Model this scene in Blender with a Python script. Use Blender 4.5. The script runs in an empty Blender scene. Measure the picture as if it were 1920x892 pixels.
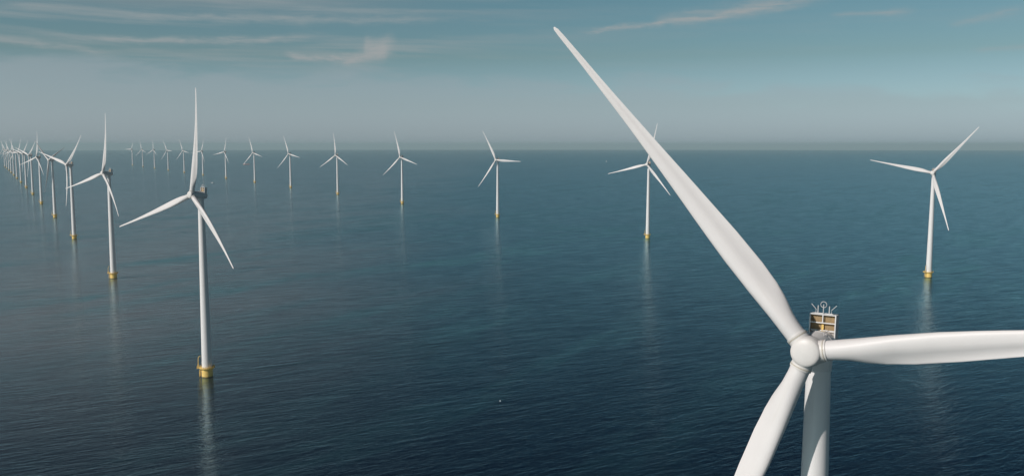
import bpy, bmesh, math, random
from mathutils import Vector, Matrix
R = math.radians
S = bpy.context.scene
C = S.collection
random.seed(4)

# ------------------------------------------------------------------ camera, sky, sun, exposure
CAM_H = 120.876
cd = bpy.data.cameras.new('camera'); cam = bpy.data.objects.new('camera', cd); C.objects.link(cam)
cam.location = (0, 0, CAM_H); cam.rotation_euler = (R(90) - 0.1052, 0, 0)
cd.sensor_width = 36; cd.lens = 36 * 1656.33 / 1920
cd.clip_start = 0.5; cd.clip_end = 200000
S.camera = cam
SUN_EL = 33.5
sun_to = Vector((-.829 * math.cos(R(SUN_EL)), -.559 * math.cos(R(SUN_EL)), math.sin(R(SUN_EL)))).normalized()
sd = bpy.data.lights.new('sun', 'SUN'); sd.energy = 3.4; sd.angle = R(0.55); sd.color = (1, .925, .875)
so = bpy.data.objects.new('sun', sd); C.objects.link(so)
so.rotation_euler = (-sun_to).to_track_quat('-Z', 'Y').to_euler()
so.location = (-60, -40, 200)
S.view_settings.view_transform = 'Standard'; S.view_settings.look = 'None'
S.view_settings.exposure = 0.0; S.view_settings.gamma = 1; S.view_settings.use_curve_mapping = False

W = bpy.data.worlds.new('World'); S.world = W; W.use_nodes = True
nt = W.node_tree; nt.nodes.clear()


class NX:
    """tiny expression helper over shader math nodes"""
    def __init__(s, t): s.t = t
    def n(s, kind, **kw):
        o = s.t.nodes.new(kind)
        for k, v in kw.items(): setattr(o, k, v)
        return o
    def lk(s, a, b): s.t.links.new(a, b)
    def m(s, op, a, b=None, c=None, clamp=False):
        o = s.n('ShaderNodeMath', operation=op, use_clamp=clamp)
        for i, v in enumerate((a, b, c)):
            if v is None: continue
            if isinstance(v, (int, float)): o.inputs[i].default_value = v
            else: s.lk(v, o.inputs[i])
        return o.outputs[0]
    def xyz(s, x, y, z=0.0):
        o = s.n('ShaderNodeCombineXYZ')
        for i, v in enumerate((x, y, z)):
            if isinstance(v, (int, float)): o.inputs[i].default_value = v
            else: s.lk(v, o.inputs[i])
        return o.outputs[0]
    def noise(s, vec, scale, detail=4, rough=.55, dist=0.0):
        o = s.n('ShaderNodeTexNoise'); s.lk(vec, o.inputs['Vector'])
        o.inputs['Scale'].default_value = scale; o.inputs['Detail'].default_value = detail
        o.inputs['Roughness'].default_value = rough; o.inputs['Distortion'].default_value = dist
        return o.outputs['Fac']
    def rng(s, v, a, b, c=0.0, d=1.0, smooth=True):
        o = s.n('ShaderNodeMapRange', interpolation_type='SMOOTHSTEP' if smooth else 'LINEAR')
        s.lk(v, o.inputs[0])
        for i, q in enumerate((a, b, c, d)): o.inputs[i + 1].default_value = q
        return o.outputs[0]
    def mix(s, f, a, b):
        o = s.n('ShaderNodeMix', data_type='RGBA')
        for i, v in ((0, f), (6, a), (7, b)):
            if isinstance(v, (int, float)): o.inputs[i].default_value = v
            elif isinstance(v, tuple): o.inputs[i].default_value = (*v, 1)
            else: s.lk(v, o.inputs[i])
        return o.outputs[2]


x = NX(nt)
sky = x.n('ShaderNodeTexSky', sky_type='NISHITA', sun_disc=False, sun_elevation=R(SUN_EL), sun_rotation=R(236),
          altitude=0, air_density=1.0, dust_density=1.2, ozone_density=2.0)
tc = x.n('ShaderNodeTexCoord'); sp = x.n('ShaderNodeSeparateXYZ'); x.lk(tc.outputs['Generated'], sp.inputs[0])
el = x.m('MULTIPLY', x.m('ARCSINE', sp.outputs[2]), 180 / math.pi)
az = x.m('MULTIPLY', x.m('ARCTAN2', sp.outputs[0], sp.outputs[1]), 180 / math.pi)
# the air's own colour: muted teal aloft, pale grey veil low down
mul = x.n('ShaderNodeMix', data_type='RGBA', blend_type='MULTIPLY'); mul.inputs[0].default_value = 1
x.lk(sky.outputs[0], mul.inputs[6])
tint = x.n('ShaderNodeValToRGB'); cr = tint.color_ramp
for i, (e, c) in enumerate([(0, (1.02, 1.30, 1.72)), (1.2, (.84, 1.05, 1.40)), (2.5, (.70, .86, 1.04)), (5.5, (.51, .63, .62)), (9, (.45, .61, .57)),
                            (10.5, (.26, .46, .46)), (13, (.05, .15, .19)), (17, (.01, .05, .08))]):
    q = cr.elements[0] if i == 0 else cr.elements.new(e / 45)
    q.color = (*c, 1)
cr.elements[-1].color = (.03, .09, .13, 1)
x.lk(x.m('DIVIDE', el, 45.0, clamp=True), tint.inputs[0])
x.lk(tint.outputs[0], mul.inputs[7])
col = mul.outputs[2]
# low veil, thicker to the left
ae = x.xyz(x.m('MULTIPLY', az, .22), x.m('MULTIPLY', el, 1.0))
veiln = x.noise(ae, .75, 8, .55, .4)
veil_top = x.m('ADD', x.m('MULTIPLY', veiln, 4.6), x.m('MULTIPLY', az, -.03))
veil = x.m('SUBTRACT', 1.0, x.rng(x.m('SUBTRACT', el, veil_top), .7, 2.4), clamp=True)
veil = x.m('MULTIPLY', veil, x.rng(az, -34, 34, .75, .45, False))
CLOUD = (3.35, 3.62, 3.70)
VEIL = (3.2, 3.72, 4.05)
col = x.mix(x.m('MULTIPLY', veil, .75), col, VEIL)
# bright overcast added out of frame at left, to lighten the sea by reflection
added_cloud = x.m('MULTIPLY', x.rng(el, 7.4, 9.6), x.rng(el, 12.0, 16, 1, 0))
added_cloud = x.m('MULTIPLY', added_cloud, x.rng(x.m('ABSOLUTE', x.m('ADD', az, 50.0)), 22, 50, 1, 0))
added_cloud = x.m('MULTIPLY', added_cloud, x.rng(x.noise(x.xyz(x.m('MULTIPLY', az, .05), x.m('MULTIPLY', el, .12), 9.0), 1.0, 5, .55), .3, .6, .6, 1.0))
col = x.mix(added_cloud, col, (3.2, 3.2, 3.2))
# broad horizontal cirrus bands, upper left
n1 = x.noise(x.xyz(x.m('MULTIPLY', az, .055), x.m('ADD', el, x.m('MULTIPLY', az, .018))), 1.15, 7, .58, .35)
n2 = x.noise(x.xyz(x.m('MULTIPLY', az, .14), x.m('MULTIPLY', el, 1.6), 4.0), 1.3, 7, .6, .3)
band = x.m('MULTIPLY', x.rng(n1, .43, .70), x.rng(el, 3.6, 5.6))
band = x.m('MULTIPLY', band, x.rng(az, -12, 8, 1.0, .22))
band = x.m('MULTIPLY', band, x.rng(el, 9.2, 11, 1.0, .0))
band = x.m('MULTIPLY', band, x.rng(n2, .2, .65, .45, 1.0))
col = x.mix(x.m('MULTIPLY', band, .55), col, CLOUD)


def streak(a0, e0, a1, e1, w, gain, taper=.5, seed=0.0, bend=0.0):
    """one wisp of cirrus between two sky directions (azimuth, elevation in degrees)"""
    global col
    L = math.hypot(a1 - a0, e1 - e0); ux, uy = (a1 - a0) / L, (e1 - e0) / L
    wob = x.m('MULTIPLY', x.m('SUBTRACT', x.noise(x.xyz(x.m('MULTIPLY', az, .5), el, seed), .9, 6, .6), .5), w * 2.6)
    da = x.m('SUBTRACT', az, a0); de = x.m('ADD', x.m('SUBTRACT', el, e0), wob)
    t = x.m('DIVIDE', x.m('ADD', x.m('MULTIPLY', da, ux), x.m('MULTIPLY', de, uy)), L)
    s = x.m('ADD', x.m('MULTIPLY', da, -uy), x.m('MULTIPLY', de, ux))
    if bend: s = x.m('ADD', s, x.m('MULTIPLY', x.m('MULTIPLY', t, x.m('SUBTRACT', 1.0, t)), bend))
    ww = x.m('MULTIPLY', x.m('ADD', x.m('MULTIPLY', t, 1 - taper), taper), w)
    q = x.m('DIVIDE', s, ww)
    g = x.m('EXPONENT', x.m('MULTIPLY', x.m('MULTIPLY', q, q), -1.0))
    ends = x.m('MULTIPLY', x.rng(t, -.04, .14), x.m('SUBTRACT', 1.0, x.rng(t, .72, 1.05), clamp=True))
    tex = x.rng(x.noise(x.xyz(x.m('MULTIPLY', az, .55), x.m('MULTIPLY', el, 4.0), seed + 3), 1.0, 9, .68, .6), .28, .66, .25, 1.0)
    f = x.m('MULTIPLY', x.m('MULTIPLY', x.m('MULTIPLY', g, ends), tex), gain, clamp=True)
    col = x.mix(f, col, CLOUD)


streak(4.2, 7.12, 20.0, 8.9, .34, .85, .35, 1.0, .9)          # long wisp right of centre
streak(9.0, 7.75, 17.0, 8.6, .55, .45, .6, 2.0, .3)
streak(19.4, 7.66, 24.2, 7.66, .20, .55, .6, 3.0)
streak(25.8, 6.75, 29.8, 7.4, .30, .4, .6, 4.0)
streak(-14.3, 5.62, -8.6, 5.45, .26, 1.0, .7, 5.0, .9)          # hooked wisp
streak(-10.8, 5.2, -7.3, 6.4, .55, 1.0, .35, 6.0, .35)
streak(-9.4, 5.95, -7.8, 5.85, .60, 1.0, .8, 12.0)
streak(-26.0, 6.10, -11.0, 6.75, .22, .7, .8, 7.0, .9)
streak(-31.0, 5.95, -23.2, 5.05, .22, .55, .8, 8.0, -.3)
streak(-24.5, 7.5, -2.0, 8.0, .30, .5, .8, 9.0, .5)
streak(27.0, 5.3, 33.0, 5.4, .18, .3, .8, 10.0)
bg = x.n('ShaderNodeBackground'); bg.inputs['Strength'].default_value = 0.10
wo = x.n('ShaderNodeOutputWorld'); x.lk(col, bg.inputs['Color']); x.lk(bg.outputs[0], wo.inputs['Surface'])

# ------------------------------------------------------------------ materials


def mat(name, base, rough=.45, spec=.5, var=.06, scale=.6, stain=None, metal=0.0, bump=0.0):
    m = bpy.data.materials.new(name); m.use_nodes = True
    y = NX(m.node_tree); b = m.node_tree.nodes['Principled BSDF']
    g = y.n('ShaderNodeTexCoord')
    f = y.noise(g.outputs['Object'], scale, 6, .6)
    dark = tuple(c * (1 - var * 2) for c in base)
    c = y.mix(y.rng(f, .3, .7), dark, base)
    if stain:
        mp = y.n('ShaderNodeMapping'); mp.inputs['Scale'].default_value = stain[1]
        y.lk(g.outputs['Object'], mp.inputs[0])
        sf = y.noise(mp.outputs[0], 1.0, 8, .65)
        c = y.mix(y.m('MULTIPLY', y.rng(sf, .5, .78), stain[2]), c, stain[0])
    y.lk(c, b.inputs['Base Color'])
    b.inputs['Roughness'].default_value = rough; b.inputs['Specular IOR Level'].default_value = spec
    b.inputs['Metallic'].default_value = metal
    return m


M_tower = mat('tower_paint', (.81, .80, .785), .42, .4, .015, .15, ((.55, .52, .47), (1.3, 1.3, .05), .22))
M_blade = mat('blade_gelcoat', (.75, .73, .715), .45, .35, .015, .3, ((.60, .57, .52), (2.2, 2.2, .10), .22))
M_hub = mat('hub_paint', (.74, .72, .69), .42, .4, .03, .5, ((.55, .50, .40), (.9, .9, .9), .28))
M_nac = mat('nacelle_paint', (.76, .75, .73), .45, .4, .04, .5, ((.45, .40, .33), (.8, .25, .8), .3))
M_yel = mat('safety_yellow', (.93, .65, .20), .5, .4, .05, .8, ((.36, .18, .04), (1.6, 1.6, .25), .4))
yt = NX(M_yel.node_tree); yb = M_yel.node_tree.nodes['Principled BSDF']
yg = yt.n('ShaderNodeNewGeometry'); ys = yt.n('ShaderNodeSeparateXYZ'); yt.lk(yg.outputs['Position'], ys.inputs[0])
old = yb.inputs['Base Color'].links[0].from_socket          # weed and slime up to the splash line
wv = yt.m('ADD', ys.outputs[2], yt.m('MULTIPLY', yt.noise(yg.outputs['Position'], 1.4, 4, .6), -1.0))
yt.lk(yt.mix(yt.m('MULTIPLY', yt.rng(wv, .25, -.25), .85), old, (.05, .055, .03)), yb.inputs['Base Color'])
M_steel = mat('galvanised_steel', (.62, .63, .63), .45, .5, .05, 2.0)
M_tan = mat('radiator_core', (.40, .29, .16), .75, .2, .10, 3.0)
M_seal = mat('blade_root_seal', (.58, .54, .46), .7, .2, .08, 2.0)
M_red = mat('rust_red_hull', (.42, .13, .09), .6, .3, .1, .2)
M_white = mat('white_boat_paint', (.8, .8, .79), .4, .4, .02, .3)
M_dark = mat('dark_window', (.03, .04, .05), .2, .5, .02, 1.0)


SEA_ROUGH, SEA_POW, SEA_F = .11, 2.75, .90


def sea_material():
    m = bpy.data.materials.new('sea_water'); m.use_nodes = True
    y = NX(m.node_tree); b = m.node_tree.nodes['Principled BSDF']
    g = y.n('ShaderNodeNewGeometry'); s = y.n('ShaderNodeSeparateXYZ'); y.lk(g.outputs['Position'], s.inputs[0])
    def rot(a, sx, sy, z=0.0):
        ca, sa = math.cos(R(a)), math.sin(R(a))
        u = y.m('ADD', y.m('MULTIPLY', s.outputs[0], ca * sx), y.m('MULTIPLY', s.outputs[1], sa * sx))
        v = y.m('ADD', y.m('MULTIPLY', s.outputs[0], -sa * sy), y.m('MULTIPLY', s.outputs[1], ca * sy))
        return y.xyz(u, v, z)
    # wind streaks and patches of different water, tens to hundreds of metres
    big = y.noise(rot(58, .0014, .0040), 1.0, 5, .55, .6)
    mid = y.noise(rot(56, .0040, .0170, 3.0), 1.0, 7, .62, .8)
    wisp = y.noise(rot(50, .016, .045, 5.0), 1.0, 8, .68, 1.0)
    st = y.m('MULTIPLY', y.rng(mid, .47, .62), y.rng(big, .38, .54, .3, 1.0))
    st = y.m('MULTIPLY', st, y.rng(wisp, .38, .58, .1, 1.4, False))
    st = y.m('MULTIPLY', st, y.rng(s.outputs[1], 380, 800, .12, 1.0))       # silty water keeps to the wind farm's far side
    cat = y.rng(y.noise(rot(27, .035, .16, 11.0), 1.0, 8, .72, .8), .3, .7, -1, 1, False)   # cat's paws
    near_tone = (.0005, .004, .015); silt = (.075, .24, .255); far_tone = (.0004, .031, .060)
    c = y.mix(y.rng(y.m('ADD', s.outputs[1], y.m('MULTIPLY', y.m('SUBTRACT', big, .5), 700.0)), 330, 1100), near_tone, far_tone)  # body colour goes from near-black navy to teal with distance
    # water colour turns warm grey towards the left, weaker close in
    left_grey = y.m('ADD', s.outputs[0], y.m('ADD', y.m('MULTIPLY', y.m('SUBTRACT', big, .5), 420.0), y.m('MULTIPLY', y.m('SUBTRACT', mid, .5), 160.0)))
    left_grey = y.m('MULTIPLY', y.rng(left_grey, -20, -430), y.rng(s.outputs[1], 300, 640, .15, 1.0))
    c = y.mix(left_grey, c, (.200, .170, .165))
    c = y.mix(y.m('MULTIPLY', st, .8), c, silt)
    m.node_tree.nodes.remove(b)
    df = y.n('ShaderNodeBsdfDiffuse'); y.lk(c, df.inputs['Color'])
    gl = y.n('ShaderNodeBsdfGlossy'); gl.inputs['Color'].default_value = (.68, .92, 1, 1)
    y.lk(y.m('ADD', y.m('ADD', y.m('MULTIPLY', st, .02), y.m('MULTIPLY', cat, .045)), SEA_ROUGH), gl.inputs['Roughness'])
    gl.inputs['Anisotropy'].default_value = -.8          # ripples tip mostly along the wind, so glitter paths stay narrow
    tg = y.n('ShaderNodeCombineXYZ'); tg.inputs[0].default_value = -.08; tg.inputs[1].default_value = 1; y.lk(tg.outputs[0], gl.inputs['Tangent'])
    # reflectance of a ruffled sea: low looking down, levelling off near .6 at grazing
    lw = y.n('ShaderNodeLayerWeight'); lw.inputs['Blend'].default_value = .5
    fr = y.m('ADD', y.m('MULTIPLY', y.m('POWER', lw.outputs['Facing'], SEA_POW), SEA_F), .02)
    ms = y.n('ShaderNodeMixShader'); y.lk(fr, ms.inputs[0]); y.lk(df.outputs[0], ms.inputs[1]); y.lk(gl.outputs[0], ms.inputs[2])
    y.lk(ms.outputs[0], m.node_tree.nodes['Material Output'].inputs['Surface'])
    # resolved waves: crests run about 30 degrees from east
    a0 = y.noise(rot(27, .035, .13, 7.0), 1.0, 3, .5, .4)
    a1 = y.noise(rot(31, .11, .36), 1.0, 4, .6, .8)
    a2 = y.noise(rot(22, .30, .85, 2.0), 1.0, 3, .6, .6)
    h = y.m('ADD', y.m('ADD', y.m('MULTIPLY', a1, 1.15), y.m('MULTIPLY', a2, .42)), y.m('MULTIPLY', a0, 1.6))
    bp = y.n('ShaderNodeBump'); bp.inputs['Strength'].default_value = 1.0; bp.inputs['Distance'].default_value = .21
    y.lk(h, bp.inputs['Height']); 
    for q in (gl, df, lw): y.lk(bp.outputs[0], q.inputs['Normal'])
    return m


def obj(name, bm, m, parent=None, smooth=True, label=None):
    me = bpy.data.meshes.new(name)
    bmesh.ops.recalc_face_normals(bm, faces=bm.faces)
    bm.to_mesh(me); bm.free()
    for p in me.polygons: p.use_smooth = smooth
    me.materials.append(m)
    if smooth:
        try: me.set_sharp_from_angle(angle=R(38))
        except Exception: pass
    o = bpy.data.objects.new(name, me); C.objects.link(o)
    if parent: o.parent = parent
    if label: o['label'] = label
    return o


# ------------------------------------------------------------------ the sea, curving away with the earth
RE2 = 2 * 7.4e6
bm = bmesh.new(); NS = 128; rings = [0, 60, 150, 300, 600, 1200, 2400, 4000, 6000, 8500, 12000, 16000, 20000, 24000, 28000, 32000, 36000, 40000, 44000]
prev = None
for r in rings:
    z = -r * r / RE2
    if r == 0: cur = [bm.verts.new((0, 0, 0))]
    else: cur = [bm.verts.new((r * math.cos(2 * math.pi * i / NS), r * math.sin(2 * math.pi * i / NS), z)) for i in range(NS)]
    if prev is not None:
        for i in range(NS):
            j = (i + 1) % NS
            if len(prev) == 1: bm.faces.new((prev[0], cur[i], cur[j]))
            else: bm.faces.new((prev[i], cur[i], cur[j], prev[j]))
    prev = cur
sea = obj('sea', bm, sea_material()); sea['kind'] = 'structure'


def sea_z(px, py): return -(px * px + py * py) / RE2


# haze: one even body of air round everything
bm = bmesh.new(); bmesh.ops.create_cube(bm, size=1)
hz = bpy.data.materials.new('haze'); hz.use_nodes = True; hz.node_tree.nodes.clear()
pv = hz.node_tree.nodes.new('ShaderNodeVolumePrincipled'); ho = hz.node_tree.nodes.new('ShaderNodeOutputMaterial')
pv.inputs['Color'].default_value = (.66, .92, .97, 1); pv.inputs['Density'].default_value = 4.3e-5
pv.inputs['Anisotropy'].default_value = 0.0
hz.node_tree.links.new(pv.outputs[0], ho.inputs['Volume'])
haze = obj('haze', bm, hz, smooth=False); haze['kind'] = 'stuff'
ZB, ZT = -44000 ** 2 / RE2 - 1.5, 165.0
haze.scale = (90000, 90000, ZT - ZB); haze.location = (0, 0, (ZT + ZB) / 2)

# ------------------------------------------------------------------ mesh helpers


def lathe(bm, prof, seg=32, axis='Z', center=(0, 0, 0), caps=True):
    """prof: list of (distance along axis, radius)"""
    cx, cy, cz = center; rows = []
    for h, r in prof:
        row = []
        for i in range(seg):
            a = 2 * math.pi * i / seg; u, v = r * math.cos(a), r * math.sin(a)
            p = (cx + u, cy + v, cz + h) if axis == 'Z' else (cx + u, cy + h, cz + v)
            row.append(bm.verts.new(p))
        rows.append(row)
    for A, B in zip(rows, rows[1:]):
        for i in range(seg):
            j = (i + 1) % seg; bm.faces.new((A[i], A[j], B[j], B[i]))
    if caps: bm.faces.new(rows[0]); bm.faces.new(rows[-1])


def tube(bm, pts, r, seg=8, closed=False):
    pts = [Vector(p) for p in pts]; rows = []; n = len(pts)
    for k, p in enumerate(pts):
        if closed: d = pts[(k + 1) % n] - pts[k - 1]
        else: d = pts[min(k + 1, n - 1)] - pts[max(k - 1, 0)]
        q = d.to_track_quat('Z', 'Y'); rr = r[k] if isinstance(r, (list, tuple)) else r
        rows.append([bm.verts.new(p + q @ Vector((rr * math.cos(2 * math.pi * i / seg), rr * math.sin(2 * math.pi * i / seg), 0))) for i in range(seg)])
    pairs = list(zip(rows, rows[1:])) + ([(rows[-1], rows[0])] if closed else [])
    for A, B in pairs:
        for i in range(seg):
            j = (i + 1) % seg; bm.faces.new((A[i], A[j], B[j], B[i]))
    if not closed: bm.faces.new(rows[0]); bm.faces.new(rows[-1])


def box(bm, x0, x1, y0, y1, z0, z1, bev=0.0):
    v = bmesh.ops.create_cube(bm, size=1)['verts']
    bmesh.ops.scale(bm, vec=(x1 - x0, y1 - y0, z1 - z0), verts=v)
    bmesh.ops.translate(bm, vec=((x0 + x1) / 2, (y0 + y1) / 2, (z0 + z1) / 2), verts=v)
    if bev:
        es = list({e for q in v for e in q.link_edges})
        bmesh.ops.bevel(bm, geom=es, offset=bev, segments=2, affect='EDGES', profile=.5)


def lerp(tab, t):
    if t <= tab[0][0]: return tab[0][1]
    for (a, b), (c, d) in zip(tab, tab[1:]):
        if t <= c:
            f = (t - a) / (c - a); f = f * f * (3 - 2 * f) if False else f
            return b + (d - b) * f
    return tab[-1][1]


# ------------------------------------------------------------------ wind turbine
HUB_H = 95.06
TILT = .0843
OVER = 5.6         # rotor plane ahead of the tower axis
BL = 53.7

CH = [(2.0, 2.40), (3.5, 2.44), (5, 2.64), (7.0, 3.15), (9.0, 3.46), (12.0, 3.62), (16, 3.56), (20, 3.22), (27, 2.50), (32, 1.98), (37.6, 1.46), (43, 1.08), (49.5, .76), (52, .66), (53.1, .56), (53.55, .38), (53.7, .14)]
LE = [(2.0, 1.20), (6.0, 1.26), (10, 1.42), (15, 1.50), (20, 1.38), (27, 1.06), (37, .62), (49, .32), (52.4, .28), (53.4, .22), (53.7, .07)]
TH = [(2.0, 1.0), (4.0, .99), (6.0, .82), (8, .66), (10, .54), (12, .46), (16, .37), (22, .29), (30, .235), (40, .20), (53.7, .17)]
TW = [(2.0, 14), (8, 13), (12, 11), (20, 7), (30, 3.5), (40, 1.5), (53.7, -.5)]
MX = [(2.0, 0), (4.2, .03), (7.5, .6), (10, 1), (60, 1)]


def blade_mesh():
    bm = bmesh.new(); rows = []; N = 28
    rs = [2.0, 2.6, 3.2, 4, 4.8, 5.6, 6.4, 7.2, 8, 9, 10, 11, 12, 13.5, 15, 17, 19, 21.5, 24, 27, 30, 33, 36, 39, 42, 45, 47.5, 49.5, 51, 52, 52.7, 53.1, 53.4, 53.6, 53.7]
    for r in rs:
        c, le, th, tw, mx = lerp(CH, r), lerp(LE, r), lerp(TH, r), R(lerp(TW, r) + 0.0), lerp(MX, r)
        f = (r - 2) / 51.7
        pre = -(2.4 * f + 4.1 * f * f)
        row = []
        for i in range(N):
            a = 2 * math.pi * i / N
            xc = .5 - .5 * math.cos(a)                      # 0 at the leading edge
            sgn = 1 if a <= math.pi else -1                # +1: suction side (rear)
            circ = .5 * abs(math.sin(a))
            t = 5 * (.2969 * math.sqrt(xc) - .126 * xc - .3516 * xc ** 2 + .2843 * xc ** 3 - .1015 * xc ** 4) * .5 * 2
            if sgn > 0: air = t * 1.12
            else: air = t * .84 - .95 * max(0, xc - .52) * (1 - xc) * 2.0 * min(1, .30 / max(th, .2)) / max(th, .2) * .5
            yy = (circ * (1 - mx) + air * mx) * c * th * sgn
            X = -le + c * xc
            Y = yy
            # leading edge turned towards the wind (-Y)
            xr = X * math.cos(tw) - Y * math.sin(tw); yr = X * math.sin(tw) + Y * math.cos(tw)
            row.append(bm.verts.new((xr, yr + pre, r)))
        rows.append(row)
    for A, B in zip(rows, rows[1:]):
        for i in range(N):
            j = (i + 1) % N; bm.faces.new((A[i], A[j], B[j], B[i]))
    bm.faces.new(rows[0]); bm.faces.new(rows[-1])
    return bm


YAW = .5879 + math.radians(0)
TOPZ = HUB_H - 2.0


def rmat(ph):
    return Matrix.Translation((0, -OVER * math.cos(TILT), HUB_H + OVER * math.sin(TILT))) @ Matrix.Rotation(-TILT, 4, 'X') @ Matrix.Rotation(ph, 4, 'Y')


def make_turbine():
    root = bpy.data.objects.new('wind_turbine', None); C.objects.link(root)
    P = {}
    # tower
    bm = bmesh.new(); prof = []
    z0, z1, r0, r1 = 5.15, TOPZ, 2.58, 1.50
    for k in range(5):
        za = z0 + (z1 - z0) * k / 4; ra = r0 + (r1 - r0) * (k / 4) ** 1.08
        if 0 < k < 4: prof += [(za - .10, ra + .002), (za - .08, ra + .035), (za + .08, ra + .035), (za + .10, ra)]
        else: prof.append((za, ra))
    lathe(bm, prof, 48)
    tower = obj('tower', bm, M_tower, root)
    bm = bmesh.new()                                       # door at the platform with its canopy
    box(bm, -.45, .45, -2.66, -2.48, 6.75, 8.75, .04); box(bm, -.6, .6, -2.95, -2.5, 8.85, 8.92)
    d = obj('door', bm, M_steel, tower, False); d.rotation_euler = (0, 0, R(-50)); d.location = (0, 0, -1.15)
    # transition piece
    bm = bmesh.new(); lathe(bm, [(-6, 2.84), (5.2, 2.84), (5.25, 2.92), (5.9, 2.92), (5.95, 2.84)], 48)
    tp = obj('foundation', bm, M_yel, root)
    bm = bmesh.new()
    lathe(bm, [(5.97, 2.7), (5.97, 3.95), (6.02, 4.0), (6.24, 4.0), (6.26, 3.95), (6.24, 2.5)], 48, caps=False)
    box(bm, -5.0, -3.0, -1.4, 1.4, 5.98, 6.21)
    for i in range(10):
        a = 2 * math.pi * i / 10
        tube(bm, [(2.8 * math.cos(a), 2.8 * math.sin(a), 4.8), (3.6 * math.cos(a), 3.6 * math.sin(a), 5.97)], .09, 6)
    pf = obj('platform', bm, M_yel, tp)
    bm = bmesh.new()
    path = []
    for i in range(44):
        a = math.pi + .42 + (2 * math.pi - .84) * i / 43
        path.append((3.9 * math.cos(a), 3.9 * math.sin(a)))
    path += [(-4.9, 1.35), (-4.9, 0), (-4.9, -1.35)]
    for h in (6.75, 7.2): tube(bm, [(a, b, h) for a, b in path], .045, 6, True)
    for a, b in path[::3] + path[-3:]: tube(bm, [(a, b, 6.2), (a, b, 7.2)], .045, 6)
    for k in range(len(path)):                             # toe board and mesh infill
        a, b = path[k]; c_, d_ = path[(k + 1) % len(path)]
        v = [bm.verts.new(q) for q in ((a, b, 6.3), (c_, d_, 6.3), (c_, d_, 6.5), (a, b, 6.5))]
        bm.faces.new(v)
    obj('railing', bm, M_yel, tp)
    bm = bmesh.new()                                       # davit crane
    pts = [(-4.2, -.9, 6.2), (-4.2, -.9, 9.5), (-4.15, -.85, 11.2), (-4.0, -.75, 11.9), (-3.6, -.6, 12.4), (-3.0, -.4, 12.5)]
    tube(bm, pts, [.20, .18, .15, .13, .12, .10], 10)
    box(bm, -4.5, -3.95, -1.15, -.65, 7.4, 8.1, .05); tube(bm, [(-3.05, -.4, 12.5), (-3.05, -.4, 11.2)], .03, 6)
    obj('davit_crane', bm, M_yel, tp)
    bm = bmesh.new()                                       # boat landing
    for s in (-.9, .9): tube(bm, [(-2.9, s, 5.7), (-3.7, s, 5.0), (-3.8, s, 1.0), (-3.8, s, -3)], .13, 8)
    for k in range(20): tube(bm, [(-3.4, -.3, -2 + k * .4), (-3.4, .3, -2 + k * .4)], .03, 5)
    for s in (-.3, .3): tube(bm, [(-3.4, s, -2.5), (-3.4, s, 6.0)], .05, 6)
    for z in (.8, 4.4):
        for s in (-.9, .9): tube(bm, [(-2.5, s * .8, z), (-3.8, s, z)], .08, 6)
    obj('boat_landing', bm, M_yel, tp)
    tp.location = (0, 0, -1.15)
    # nacelle (local: -Y is upwind), tilted with the shaft
    TM = Matrix.Translation((0, 0, HUB_H)) @ Matrix.Rotation(-TILT, 4, 'X')
    bm = bmesh.new()
    lathe(bm, [(-4.4, 1.55), (-4.35, 1.72), (-3.8, 1.80), (-2.2, 1.98), (-1.2, 2.06), (-1.16, 2.10), (-1.06, 2.10), (-1.02, 2.06), (.8, 2.0), (2.4, 1.86), (2.9, 1.72), (3.25, 1.40), (3.4, .9)], 48, 'Y')
    lathe(bm, [(-3.0, 1.66), (-2.4, 1.66), (-1.6, 1.72), (-1.5, 1.9)], 36, 'Z', (0, -.0, 0))
    nac = obj('nacelle', bm, M_nac, root); nac.matrix_local = TM
    # cooler housing standing on the rear of the roof
    x0, x1, ya, yb, za, zb = -1.66, 1.66, .95, 2.55, 1.30, 4.12
    bm = bmesh.new()
    F = .13
    box(bm, x0, x0 + .07, ya + .02, yb, .2, zb - .02); box(bm, x1 - .07, x1, ya + .02, yb, .2, zb - .02)
    box(bm, x0 + .07, x1 - .07, yb - .06, yb, .8, zb - .02); box(bm, x0 + .07, x1 - .07, ya + .02, yb - .06, zb - .1, zb - .02)
    box(bm, x0 + .072, x1 - .072, ya + .55, ya + .62, .7, 2.02)     # white skirt under the core
    obj('cooler_housing', bm, M_hub, nac, False)
    bm = bmesh.new()
    box(bm, x0 - .01, x0 + F, ya - .06, ya + .07, 1.2, zb); box(bm, x1 - F, x1 + .01, ya - .06, ya + .07, .3, zb)
    box(bm, x0 + F, x1 - F, ya - .05, ya + .06, zb - F, zb - .004)
    box(bm, x0 + F, x1 - F, ya - .05, ya + .06, 2.92, 3.05); box(bm, x0 + F, x1 - F, ya - .05, ya + .06, 1.98, 2.08)
    box(bm, -.06, .06, ya - .04, ya + .05, 3.052, zb - F - .002)
    tube(bm, [(x0 + .1, ya, 2.0), (x0 + .1, ya - 1.2, 1.75)], .04, 6)
    obj('cooler_frame', bm, M_white, nac, False)
    for sx in (-1, 1):
        for q in (0, 1):
            bm = bmesh.new()
            xa, xb = (x0 + .08, -.05) if sx < 0 else (.05, x1 - .08)
            z_0, z_1 = (2.04, 2.98) if q == 0 else (3.0, 3.98)
            box(bm, xa, xb, ya + .42, ya + .52, z_0, z_1)
            for k in range(1, 8):
                xx = xa + (xb - xa) * k / 8; box(bm, xx - .012, xx + .012, ya + .40, ya + .419, z_0 + .03, z_1 - .03)
            obj('cooler_panel', bm, M_tan, nac, False)
    bm = bmesh.new(); box(bm, -.14, .14, ya + .12, ya + .36, 2.1, 2.75, .03); tube(bm, [(0, ya + .2, 2.1), (0, ya - .25, 1.9), (.1, ya - .5, 1.98)], .07, 8)
    box(bm, -.42, .42, ya - .45, ya - .2, 1.86, 2.0, .03)
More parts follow.
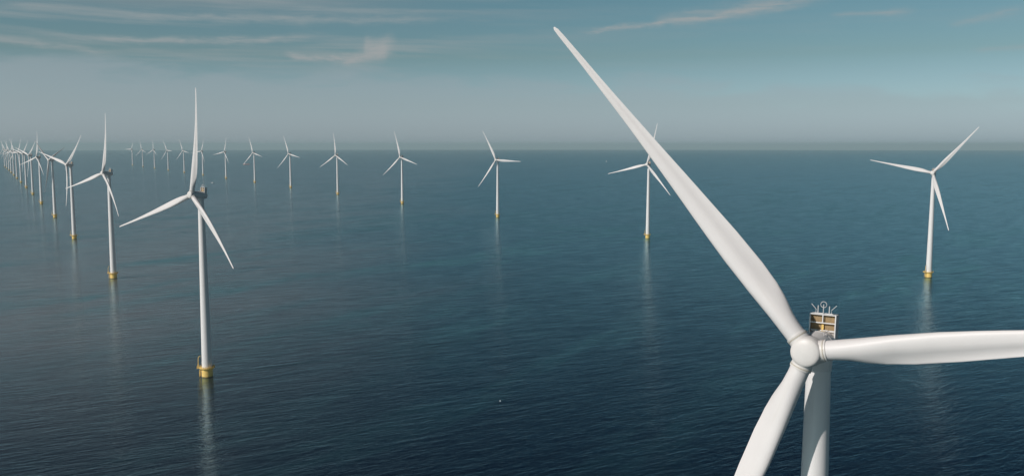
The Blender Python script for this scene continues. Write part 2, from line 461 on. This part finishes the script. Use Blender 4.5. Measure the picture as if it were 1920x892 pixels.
    obj('roof_hoist', bm, M_yel, nac, False)
    bm = bmesh.new()                                       # rail with rods and the ringed wind sensor mast
    tube(bm, [(-1.15, ya + .3, zb + .05), (1.15, ya + .3, zb + .05)], .07, 8)
    for s in (-.98, .98):
        tube(bm, [(s, ya + .3, zb), (s, ya + .3, zb + .55), (s * 1.62, ya + .3, zb + 1.2)], .045, 6)
    for s in (-.72, .70):
        tube(bm, [(s, ya + .3, zb), (s, ya + .3, zb + 1.05)], .075, 8)
    tube(bm, [(0, ya + .1, zb - .1), (0, ya + .1, zb + 1.25)], .06, 8)
    tube(bm, [(.38 * math.cos(a * math.pi / 10), ya + .1, zb + 1.22 + .38 * math.sin(a * math.pi / 10)) for a in range(20)], .045, 6, True)
    obj('wind_sensor_mast', bm, M_steel, nac)
    bm = bmesh.new(); tube(bm, [(-1.0, -2.3, 1.72), (-1.0, -2.3, 2.0), (-.9, .5, 2.1), (-.9, .9, 1.9)], .03, 6)
    tube(bm, [(1.0, -2.3, 1.72), (1.0, -2.3, 2.0), (.9, .5, 2.1), (.9, .9, 1.9)], .03, 6)
    obj('handrail', bm, M_steel, nac)
    # hub and blades
    bm = bmesh.new()
    lathe(bm, [(-1.72, .02), (-1.70, .5), (-1.64, 1.0), (-1.54, 1.45), (-1.42, 1.68), (-1.25, 1.79), (-1.06, 1.83), (-1.02, 1.76), (-.98, 1.76), (-.94, 1.84), (-.5, 1.93), (.2, 1.96), (.9, 1.86), (1.2, 1.70), (1.22, 1.3)], 56, 'Y')
    hub = obj('hub', bm, M_hub, root); hub.matrix_local = rmat(0)
    bm = bmesh.new(); lathe(bm, [(1.0, 1.28), (2.14, 1.30), (2.16, 1.34), (2.36, 1.34), (2.38, 1.24), (2.40, 1.2)], 40, 'Z')
    col0 = obj('blade_collar', bm, M_hub, hub)
    bm = bmesh.new(); lathe(bm, [(1.98, 1.312), (2.02, 1.345), (2.10, 1.345), (2.13, 1.312)], 40, 'Z')
    seal0 = obj('root_seal', bm, M_seal, hub)
    for k in (1, 2):
        for src in (col0, seal0):
            c = src.copy(); C.objects.link(c); c.parent = hub; c.matrix_local = Matrix.Rotation(k * 2 * math.pi / 3, 4, 'Y')
    b0 = obj('blade', blade_mesh(), M_blade, root)
    for k in (1, 2):
        c = b0.copy(); C.objects.link(c); c.parent = root
    return root


def pose(root, px, py, ph, yaw, feather=0.0):
    root.location = (px, py, sea_z(px, py)); root.rotation_euler = (0, 0, -yaw)
    bl = [o for o in root.children if o.name.split('.')[0] == 'blade']
    for k, o in enumerate(bl): o.matrix_local = rmat(ph + k * 2 * math.pi / 3) @ Matrix.Rotation(feather, 4, 'Z')
    for o in root.children:
        if o.name.startswith('hub'): o.matrix_local = rmat(ph)
        if o.name.startswith('foundation'): o.rotation_euler = (0, 0, yaw + R(12))


TINY = ('door', 'handrail', 'root_seal', 'roof_hoist', 'boat_landing')


def copy_turbine(src, far):
    r = src.copy(); C.objects.link(r)
    for ch in list(src.children):
        c = ch.copy(); C.objects.link(c); c.parent = r
        for g in ch.children:
            if far and g.name.startswith(TINY): continue
            d = g.copy(); C.objects.link(d); d.parent = c
    return r


G1 = 'offshore wind turbines of the left row'; G2 = 'offshore wind turbines of the right row'
# row, x, y, blade phase, yaw in degrees, feather, label
TB = [
 (1, 39.56, 111.61, -.705, 33.2, 0, 'nearest white wind turbine, filling the right foreground, its open tan cooler seen on top'),
 (1, -159.8, 453.3, .1661, 32.9, 0, 'tall white turbine at left with one blade upright and yellow base nearest the bottom edge'),
 (1, -362.22, 795.16, .2292, 36.0, 0, 'white turbine second behind the upright-bladed one, its lower blade crossing its own tower'),
 (1, -563.28, 1130.75, .8217, 31.5, 0, 'white turbine with one blade hanging straight down beside its tower, left of the larger pair'),
 (1, -761.27, 1467.39, 1.06, 34, 78, 'stopped turbine with two dark shaded edge-on blades and a white tower'),
 (1, -962.97, 1805.72, .2044, 33.0, 0, 'white turbine with an upright blade just left of the dark-bladed turbine'),
 (1, -1162.55, 2143.3, .868, 33.5, 0, 'white turbine with blade raised to the right, sixth base back along the left row'),
 (1, -1362.63, 2480.22, .80, 33.5, 0, 'small white turbine, seventh yellow base back along the left row'),
 (1, -1563.73, 2817.07, .55, 33.5, 0, 'small white turbine, eighth yellow base back along the left row'),
 (1, -1764.29, 3154.12, -.45, 33.5, 0, 'small hazy turbine, ninth base back along the left row, blade leaning left'),
 (1, -1964.6, 3491.21, .25, 33.5, 0, 'tiny hazy turbine, tenth base back along the left row'),
 (1, -2164.93, 3828.21, -.55, 33.5, 0, 'tiny hazy turbine, eleventh base back along the left row'),
 (1, -2365.34, 4165.46, .1, 33.5, 0, 'tiny hazy turbine near the left edge, third from the far end of its row'),
 (1, -2567.0, 4502.0, -.6, 33.5, 0, 'tiny hazy turbine near the left edge, second from the far end of its row'),
 (1, -2769.0, 4838.0, -.2, 33.5, 0, 'farthest tiny turbine of the left row, at the left edge of the picture'),
 (2, 381.63, 801.17, .7236, 34.4, 0, 'rightmost white turbine standing free above its bright reflection, right of the giant blade'),
 (2, 176.08, 1140.61, .2750, 34.2, 0, 'white turbine partly hidden behind the giant foreground blade'),
 (2, -23.91, 1475.28, -.4816, 33.8, 0, 'white turbine at mid picture, first one left of the giant foreground blade'),
 (2, -225.52, 1814.47, -.2499, 34.3, 0, 'white turbine second to the left of the giant foreground blade'),
 (2, -424.26, 2150.8, -.0661, 33.6, 0, 'white turbine in an upright Y, third to the left of the giant foreground blade'),
 (2, -622.65, 2487.53, -.3267, 33.5, 0, 'white turbine fourth to the left of the giant foreground blade'),
 (2, -821.63, 2825.84, -.2872, 33.4, 0, 'small turbine with a barge at its lower left blade tip'),
 (2, -1021.84, 3162.9, .3102, 33.8, 0, 'small distant turbine, second to the right of the large upright blade'),
 (2, -1221.39, 3500.33, .4031, 33.7, 0, 'small distant turbine just right of the large upright blade, above the speedboat'),
 (2, -1420.23, 3838.33, -.35, 33.7, 0, 'small distant turbine just left of the large upright blade'),
 (2, -1620.19, 4175.76, -.45, 33.7, 0, 'small distant turbine, second to the left of the large upright blade'),
 (2, -1820.12, 4513.26, .035, 33.7, 0, 'tiny distant turbine in an upright Y, third from the far end of the right row'),
 (2, -2020.13, 4850.69, -.2, 33.7, 0, 'tiny distant turbine, second from the far end of the right row'),
 (2, -2220.73, 5187.77, .52, 33.7, 0, 'tiny hazy turbine at the far end of the right row'),
]
proto = make_turbine()
first = True
items = []
for row, px, py, ph, yaw, fe, lab in TB:
    t = proto if first else copy_turbine(proto, math.hypot(px, py) > 1000)
    first = False
    t['label'] = lab; t['category'] = 'wind turbine'; t['group'] = G1 if row == 1 else G2
    pose(t, px, py, ph, R(yaw), R(fe))

# ------------------------------------------------------------------ boats and buoy


def thing(name, label, cat, px, py, rz=0):
    o = bpy.data.objects.new(name, None); C.objects.link(o); o.location = (px, py, sea_z(px, py)); o.rotation_euler = (0, 0, rz)
    o['label'] = label; o['category'] = cat; return o


def hull(bm, L, Wd, H, keel=-.6, tip=.22):
    """pointed hull along +X"""
    secs = []
    for t in [i / 12 for i in range(13)]:
        w = Wd / 2 * (1 if t < 1 - tip * 1.6 else max(.04, math.cos((t - (1 - tip * 1.6)) / (tip * 1.6) * math.pi / 2)))
        if t < .08: w *= .85
        hh = H * (1 + .35 * max(0, t - .55) ** 1.5 * 2)
        secs.append([(L * (t - .5), -w, hh), (L * (t - .5), -w * .8, keel), (L * (t - .5), w * .8, keel), (L * (t - .5), w, hh)])
    rows = [[bm.verts.new(p) for p in s] for s in secs]
    for A, B in zip(rows, rows[1:]):
        for i in range(4): j = (i + 1) % 4; bm.faces.new((A[i], A[j], B[j], B[i]))
    bm.faces.new(rows[0]); bm.faces.new(rows[-1])


b = thing('cargo_barge', 'faded red barge with white wheelhouse, far out beside a turbine blade tip', 'barge', -1643, 5484, R(186))
bm = bmesh.new(); hull(bm, 40, 8, 3.4); obj('hull', bm, M_red, b, False)
bm = bmesh.new(); box(bm, 8, 15, -3.3, 3.3, 3.4, 8.5, .2); w = obj('wheelhouse', bm, M_white, b, False)
bm = bmesh.new(); box(bm, 7.9, 15.1, -3.0, 3.0, 6.6, 7.6); obj('window', bm, M_dark, w, False)
bm = bmesh.new(); box(bm, -16, 6, -3.2, 3.2, 3.45, 4.4, .2); obj('hatch_cover', bm, M_steel, b, False)
b = thing('speedboat', 'small white speedboat above the cooler of the upright-bladed turbine', 'boat', -951, 2806, R(8))
bm = bmesh.new(); hull(bm, 8.5, 3.0, 1.3); obj('hull', bm, M_white, b, False)
bm = bmesh.new(); box(bm, -1.4, 1.6, -1.1, 1.1, 1.3, 2.7, .15); w = obj('cabin', bm, M_white, b, False)
bm = bmesh.new(); box(bm, 1.3, 1.66, -1.0, 1.0, 1.8, 2.5, .05); obj('windscreen', bm, M_dark, w, False)
b = thing('sailboat', 'tiny white sailboat near the horizon left of the giant blade', 'sailboat', 674, 6329, R(20))
bm = bmesh.new(); hull(bm, 11, 3.4, 1.3); obj('hull', bm, M_white, b, False)
bm = bmesh.new(); tube(bm, [(1, 0, 1), (1, 0, 14)], .12, 8); obj('mast', bm, M_steel, b)
bm = bmesh.new()
for q in (((.8, .05, 2), (.8, .05, 13.5), (-4.5, .3, 2.2)), ((1.2, .05, 12), (5.2, .05, 1.6), (1.6, .4, 2))):
    A = [bm.verts.new(p) for p in q]; B = [bm.verts.new((p[0], p[1] + .05, p[2])) for p in q]
    bm.faces.new(A); bm.faces.new(B[::-1])
    for i in range(3): bm.faces.new((A[i], A[(i + 1) % 3], B[(i + 1) % 3], B[i]))
obj('sail', bm, M_white, b, False)
bm = bmesh.new(); lathe(bm, [(-.35, .2), (-.25, .42), (0, .52), (.3, .42), (.42, .2), (.5, .1), (.9, .07), (.95, .03)], 20)
bu = obj('buoy', bm, M_white); bu.scale = (.6, .6, .5); bu.location = (-5.6, 409, .02); bu['label'] = 'small white buoy floating alone in the dark water at bottom centre'; bu['category'] = 'buoy'
